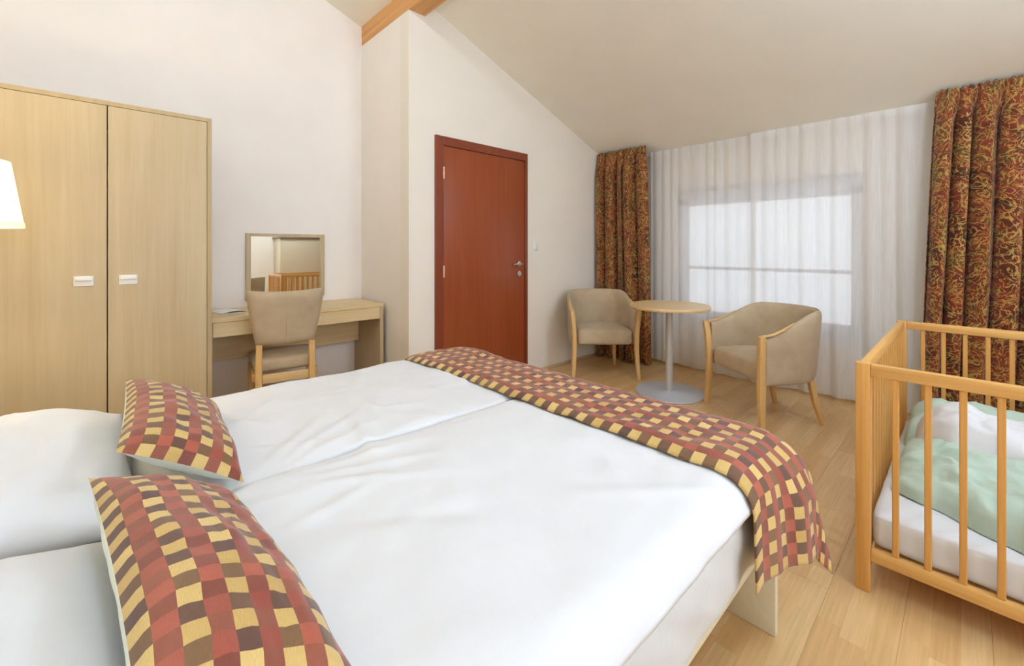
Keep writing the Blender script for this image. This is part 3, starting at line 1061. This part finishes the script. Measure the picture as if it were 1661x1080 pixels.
# ------------------------------------------------------------------ tub chairs
def make_tub(label, loc, rz):
    root = thing('tub_chair', label, 'chair', loc, rz, 'tub chairs by the round table')
    HW, DEP = .278, .53
    def plan(a):
        """a in 0..1 round the U, front left -> back -> front right; local front is -y"""
        th = PI * (1 - a)
        e = 2 / 2.7
        c, s_ = math.cos(th), math.sin(th)
        x = math.copysign(abs(c) ** e, c) * HW
        yb = abs(s_) ** e
        return Vector((x, yb * .40 + .08, 0))
    path = [Vector((-HW - .008, -.005, 0)), Vector((-HW - .004, .04, 0))] + [plan(k / 40) for k in range(41)] + [Vector((HW + .004, .04, 0)), Vector((HW + .008, -.005, 0))]
    L = [0]
    for p, q in zip(path, path[1:]):
        L.append(L[-1] + (q - p).length)
    def at(a):
        d = a * L[-1]
        for k in range(len(path) - 1):
            if d <= L[k + 1] or k == len(path) - 2:
                f = (d - L[k]) / max(L[k + 1] - L[k], 1e-9)
                return path[k].lerp(path[k + 1], f), (path[min(k + 2, len(path) - 1)] - path[max(k - 1, 0)]).normalized()
    def top_z(a):
        m_ = abs(2 * a - 1)            # 1 front, 0 back
        f = max(0.0, min(1.0, (1 - m_) / .62))
        f = f * f * (3 - 2 * f)
        return .608 + (.758 - .608) * f
    def shell(s, t):
        # s round the U, t round the cross-section
        p, tg = at(s)
        nrm = Vector((tg.y, -tg.x, 0))
        if nrm.dot(Vector((p.x, p.y - .18, 0))) < 0:
            nrm = -nrm
        zt = top_z(s)
        zb = .300
        th = .021
        ang = 2 * PI * t
        c, s2 = math.cos(ang), math.sin(ang)
        u = math.copysign(abs(c) ** (2 / 2.6), c) * th
        v = math.copysign(abs(s2) ** (2 / 7.0), s2)
        z = (zt + zb) / 2 + v * (zt - zb) / 2
        k = (z - zb) / (zt - zb)
        lean = .055 * k * (max(0, 1 - abs(2 * s - 1) * 1.15))
        q = p + nrm * (u + lean * 1.0)
        return Vector((q.x, q.y, z))
    bm = bmesh.new()
    nu, nv = 56, 30
    vs = [[bm.verts.new(shell(i / nu, j / nv)) for j in range(nv)] for i in range(nu + 1)]
    for i in range(nu):
        for j in range(nv):
            bm.faces.new((vs[i][j], vs[i + 1][j], vs[i + 1][(j + 1) % nv], vs[i][(j + 1) % nv]))
    bm.faces.new(vs[0])
    bm.faces.new(vs[-1])
    bmesh.ops.recalc_face_normals(bm, faces=bm.faces)
    sh_ = mesh_obj('back_shell', bm, M['chair_cloth'], root, 50)
    # piping along the top of the shell
    pts = []
    for k in range(41):
        p = shell(k / 40, .25)
        pts.append((p.x, p.y, p.z + .001))
    mesh_obj('piping', sweep(pts, [(.009, .007)] * len(pts), (0, 0, 1), 4, 2), M['chair_cloth'], sh_)
    def sd(p, n):
        f = max((1 - (2 * p.x / .50) ** 2), 0) * max((1 - (2 * p.y / .46) ** 2), 0)
        q = p + Vector((0, 0, .022 * f if p.z > 0 else 0))
        if p.y > 0:
            q.x *= 1 - .26 * (p.y / .23) ** 3
        return q
    mesh_obj('seat', rbox(.50, .46, .135, .035, 18, 16, 8, sd, (0, .215, .372)), M['chair_cloth'], root, 60)
    for s in (-1, 1):
        # front leg and arm post in one sabre-shaped piece
        pts = [(s * .297, -.030, 0.001), (s * .286, -.024, .12), (s * .279, -.020, .26), (s * .281, -.020, .40), (s * .291, -.026, .52), (s * .302, -.034, .60), (s * .304, -.034, .618)]
        sz = [(.030, .036), (.035, .042), (.040, .048), (.040, .048), (.038, .046), (.036, .044), (.028, .036)]
        mesh_obj('front_leg', sweep(pts, sz, (1, 0, 0), 6, 4), M['beech'], root)
        pts = [(s * .298, -.03, .617), (s * .300, .04, .625), (s * .297, .12, .655), (s * .288, .20, .694)]
        mesh_obj('arm_rail', sweep(pts, [(.034, .012), (.030, .012), (.024, .010), (.010, .006)], (1, 0, 0), 6, 3), M['beech'], root)
        pts = [(s * .215, .475, 0.001), (s * .200, .435, .14), (s * .190, .405, .31)]
        mesh_obj('rear_leg', sweep(pts, [(.024, .028), (.032, .036), (.038, .042)], (1, 0, 0), 6, 4), M['beech'], root)
    return root
# front centre and facing of each chair measured from the photograph
def face(dx, dy):
    return math.atan2(dy, dx) + PI / 2
make_tub('greige tub chair right of the round table, its arm towards the camera', (3.188, 1.110, 0), face(-.81, .585))
make_tub('greige tub chair left of the round table beside the curtain', (3.262, 2.236, 0), face(-.66, -.748))

# ------------------------------------------------------------------ curtains
rail = thing('curtain_rail', 'white curtain rail along the top of the window wall', 'curtain rail', (0, 0, 0))
mesh_obj('track', box(4.128, 4.158, -1.1, 2.80, 2.130, 2.150, .003), M['white_plastic'], rail)

def sheer(label, y0, y1, seed, xoff, ztop=2.162):
    W = y1 - y0
    nu = int(W / .0065)
    def f(s, t):
        y = y0 + W * s
        k = 1 - t                                   # 1 at the top
        ph = y * 62 + 2.2 * fbm(y * 2.2, seed, 0, 2) * 3 + seed
        ph2 = y * 26 + 1.7 * fbm(y * 1.3, seed, 4, 2) * 3
        amp = .0055 + .004 * (1 - k)
        x = xoff + amp * math.sin(ph) + (.002 + .016 * (1 - k)) * math.sin(ph2 + .8 * fbm(y, t * 1.5, seed, 2))
        x += .012 * fbm(y * 1.5, t * 1.3, seed + 9, 2) * (1 - k)
        yy = y + .004 * math.cos(ph)
        z = ztop - t * (ztop - .022 - .012 * math.sin(y * 3.1 + seed))
        return (x, yy, z)
    o = mesh_obj('sheer_curtain', grid(nu, 26, f), M['sheer'], None, 180)
    tag(o, label, 'curtain', 'sheer voile curtains')
    hb = mesh_obj('header_tape', grid(nu, 2, lambda s, t: (f(s, t * .02)[0] - .003, f(s, t * .02)[1], ztop - t * .045)), M['sheer'], o, 180)
    return o
sheer('white sheer curtain beside the left drape, covering the window left half', 1.258, 2.26, 1.0, 4.108)
sheer('white sheer curtain beside the crib, covering the window right half', -.05, 1.290, 6.0, 4.066)

def drape(label, y0t, y1t, y0b, y1b, seed, folds, xoff, ztop):
    nu, nv = 150, 60
    clothw = (y1t - y0t) * 2.1
    def f(s, t):
        k = t ** .8
        ya = y0t + (y1t - y0t) * s
        yb = y0b + (y1b - y0b) * s
        y = ya + (yb - ya) * k
        w = s + .018 * math.sin(s * 13 + seed) + .012 * fbm(s * 4, t * 1.2, seed, 2)
        ph = 2 * PI * folds * w
        amp = .012 + .050 * min(t / .12, 1.0)
        vv = abs(math.sin(ph / 2))
        x = xoff + amp * (1 - 2 * vv ** .46) + .35 * amp * math.sin(ph * .37 + seed)
        if t < .035:
            x += .004 * math.sin(2 * PI * folds * 4 * s)
        y += .35 * amp * math.cos(ph) * math.sin(PI * min(max(s, 0), 1)) ** .3 * min(t / .1, 1)
        z = ztop + .006 * math.sin(2 * PI * folds * 3 * s) * (1 if t < .02 else 0) - t * (ztop - .012)
        return (x, y, z)
    o = mesh_obj('drape', grid(nu, nv, f, lambda s, t: (clothw * s, ztop * t)), M['drape'], None, 180)
    solidify(o, .003, 0.0)
    tag(o, label, 'curtain', 'brown scroll patterned drapes')
    return o
drape('brown and gold patterned drape in the corner by the door wall', 2.225, 2.806, 2.165, 2.800, .4, 5, 3.945, 2.203)
drape('brown and gold patterned drape behind the crib', -.56, .142, -.50, .222, 2.1, 7, 3.962, 2.198)

# ------------------------------------------------------------------ crib
CX0, CX1, CY0, CY1 = 1.885, 3.165, -.43, .268
CZ = .779
cb = thing('crib', 'oak slatted baby crib with open railings on the right', 'crib', (0, 0, 0))
for x in (CX0, CX1 - .032):
    for y in (CY0, CY1 - .041):
        mesh_obj('post', box(x, x + .032, y, y + .041, 0.0, CZ, .004), M['crib_z'], cb)
for x in (CX0, CX1 - .030):
    mesh_obj('top_rail', box(x + .002, x + .028, CY0 + .041, CY1 - .041, CZ - .042, CZ - .002, .004), M['crib_y'], cb)
    mesh_obj('bottom_rail', box(x + .002, x + .028, CY0 + .041, CY1 - .041, .108, .149, .004), M['crib_y'], cb)
for y in (CY0 + .008, CY1 - .033):
    mesh_obj('top_rail', box(CX0 + .032, CX1 - .032, y, y + .025, CZ - .042, CZ - .002, .004), M['crib_x'], cb)
    mesh_obj('bottom_rail', box(CX0 + .032, CX1 - .032, y, y + .025, .108, .149, .004), M['crib_x'], cb)
b2 = box(-.0065, .0065, -.0088, .0088, .1485, CZ - .0415, .003)
slat_end = bpy.data.meshes.new('slat')
b2.to_mesh(slat_end); b2.free()
slat_end.materials.append(M['crib_z'])
b2 = box(-.014, .014, -.0075, .0075, .1485, CZ - .0415, .003)
slat_side = bpy.data.meshes.new('slat')
b2.to_mesh(slat_side); b2.free()
slat_side.materials.append(M['crib_z'])
def slat(me, x, y):
    o = bpy.data.objects.new('slat', me)
    col.objects.link(o)
    o.parent = cb
    o.location = (x, y, 0)
for k in range(7):
    for x in (CX0 + .015, CX1 - .015):
        slat(slat_end, x, .164 - .0772 * k)
for k in range(16):
    for y in (CY0 + .0205, CY1 - .0205):
        slat(slat_side, CX0 + .072 + k * .0757, y)
mesh_obj('slatted_base', box(CX0 + .034, CX1 - .034, CY0 + .045, CY1 - .045, .118, .139, .003), M['crib_x'], cb)

def cm_d(p, n):
    return p + n * (.004 * fbm(p.x * 6, p.y * 6, p.z * 6, 2)) + Vector((0, 0, .008 if p.z > .03 else 0))
bm = rbox(CX1 - CX0 - .072, CY1 - CY0 - .078, .115, .025, 40, 24, 8, cm_d, ((CX0 + CX1) / 2, (CY0 + CY1) / 2, .199))
o = mesh_obj('crib_mattress', bm, M['white_cotton'], None, 70)
tag(o, 'white sheeted mattress lying inside the crib', 'mattress')

# crumpled green duvet with its white lining turned back
def heap(s, t, x0, x1, y0, y1, hfun, seed, base, amp=.016, skew=0.0):
    x = x0 + (x1 - x0) * s
    y = y0 + (y1 - y0) * t
    u, v = abs(2 * s - 1), abs(2 * t - 1)
    e = max(0, (1 - u ** 4) * (1 - v ** 4)) ** .4
    z = base + e * (hfun(s, t) + amp * fbm(x * 7, y * 7, seed, 4) + .013 * fbm(x * 16, y * 16, seed + 3, 3))
    wob = .03 * fbm(t * 3, seed, 1.0, 2) + skew * (t - .5)
    return (x + wob * (1 - s) * 1.5, y + .012 * fbm(s * 4, seed, 7.0, 2), z)
cdv = thing('crib_duvet', 'crumpled pale green duvet with white lining folded back in the crib', 'duvet', (0, 0, 0))
def solid_heap(fn, base, n, m, name, parent):
    bm = bmesh.new()
    grid(n, n, fn, bm=bm)
    grid(n, n, lambda s, t: (fn(s, t)[0], fn(s, t)[1], base), bm=bm, flip=True)
    bmesh.ops.remove_doubles(bm, verts=bm.verts, dist=1e-5)
    bnd = [e for e in bm.edges if e.is_boundary]
    if bnd:
        bmesh.ops.bridge_loops(bm, edges=bnd)
    bmesh.ops.recalc_face_normals(bm, faces=bm.faces)
    return mesh_obj(name, bm, m, parent, 180)
CB = .272
body = solid_heap(lambda s, t: heap(s, t, 1.985, 2.62, -.36, .195, lambda a, b: .105 + .05 * a + .02 * math.sin(b * 5), 2.0, CB, .026, .20), CB - .002, 60, M['green_cloth'], 'cover', cdv)
solid_heap(lambda s, t: heap(s, t, 2.33, 2.655, -.36, .160, lambda a, b: .165 + .06 * a + .05 * (1 - b) - .03 * math.sin(b * 6), 5.0, CB + .01, .03, .22), CB + .005, 44, M['white_cotton'], 'lining', cdv)
o = solid_heap(lambda s, t: heap(s, t, 2.665, 3.10, -.36, .205, lambda a, b: .10 + .07 * a + .02 * b, 9.0, CB + .002, .024), CB, 44, M['green_cloth'], 'crib_pillow', None)
tag(o, 'pale green pillow at the far end of the crib', 'pillow')

# ------------------------------------------------------------------ seen only in the mirror: cabinet against the wall behind the camera
cab = thing('cabinet', 'beige cabinet reflected in the desk mirror above the crib railing', 'cabinet', (0, 0, 0))
mesh_obj('carcass', box(2.36, 3.30, YF + .002, YF + .42, .0, 1.36, .003), M['beige_board'], cab)
mesh_obj('door', box(2.39, 3.27, YF + .421, YF + .438, .06, 1.29, .003), M['beige_board'], cab)
mesh_obj('top_panel', box(2.33, 3.33, YF + .002, YF + .45, 1.361, 1.385, .003), M['dark_edge'], cab)
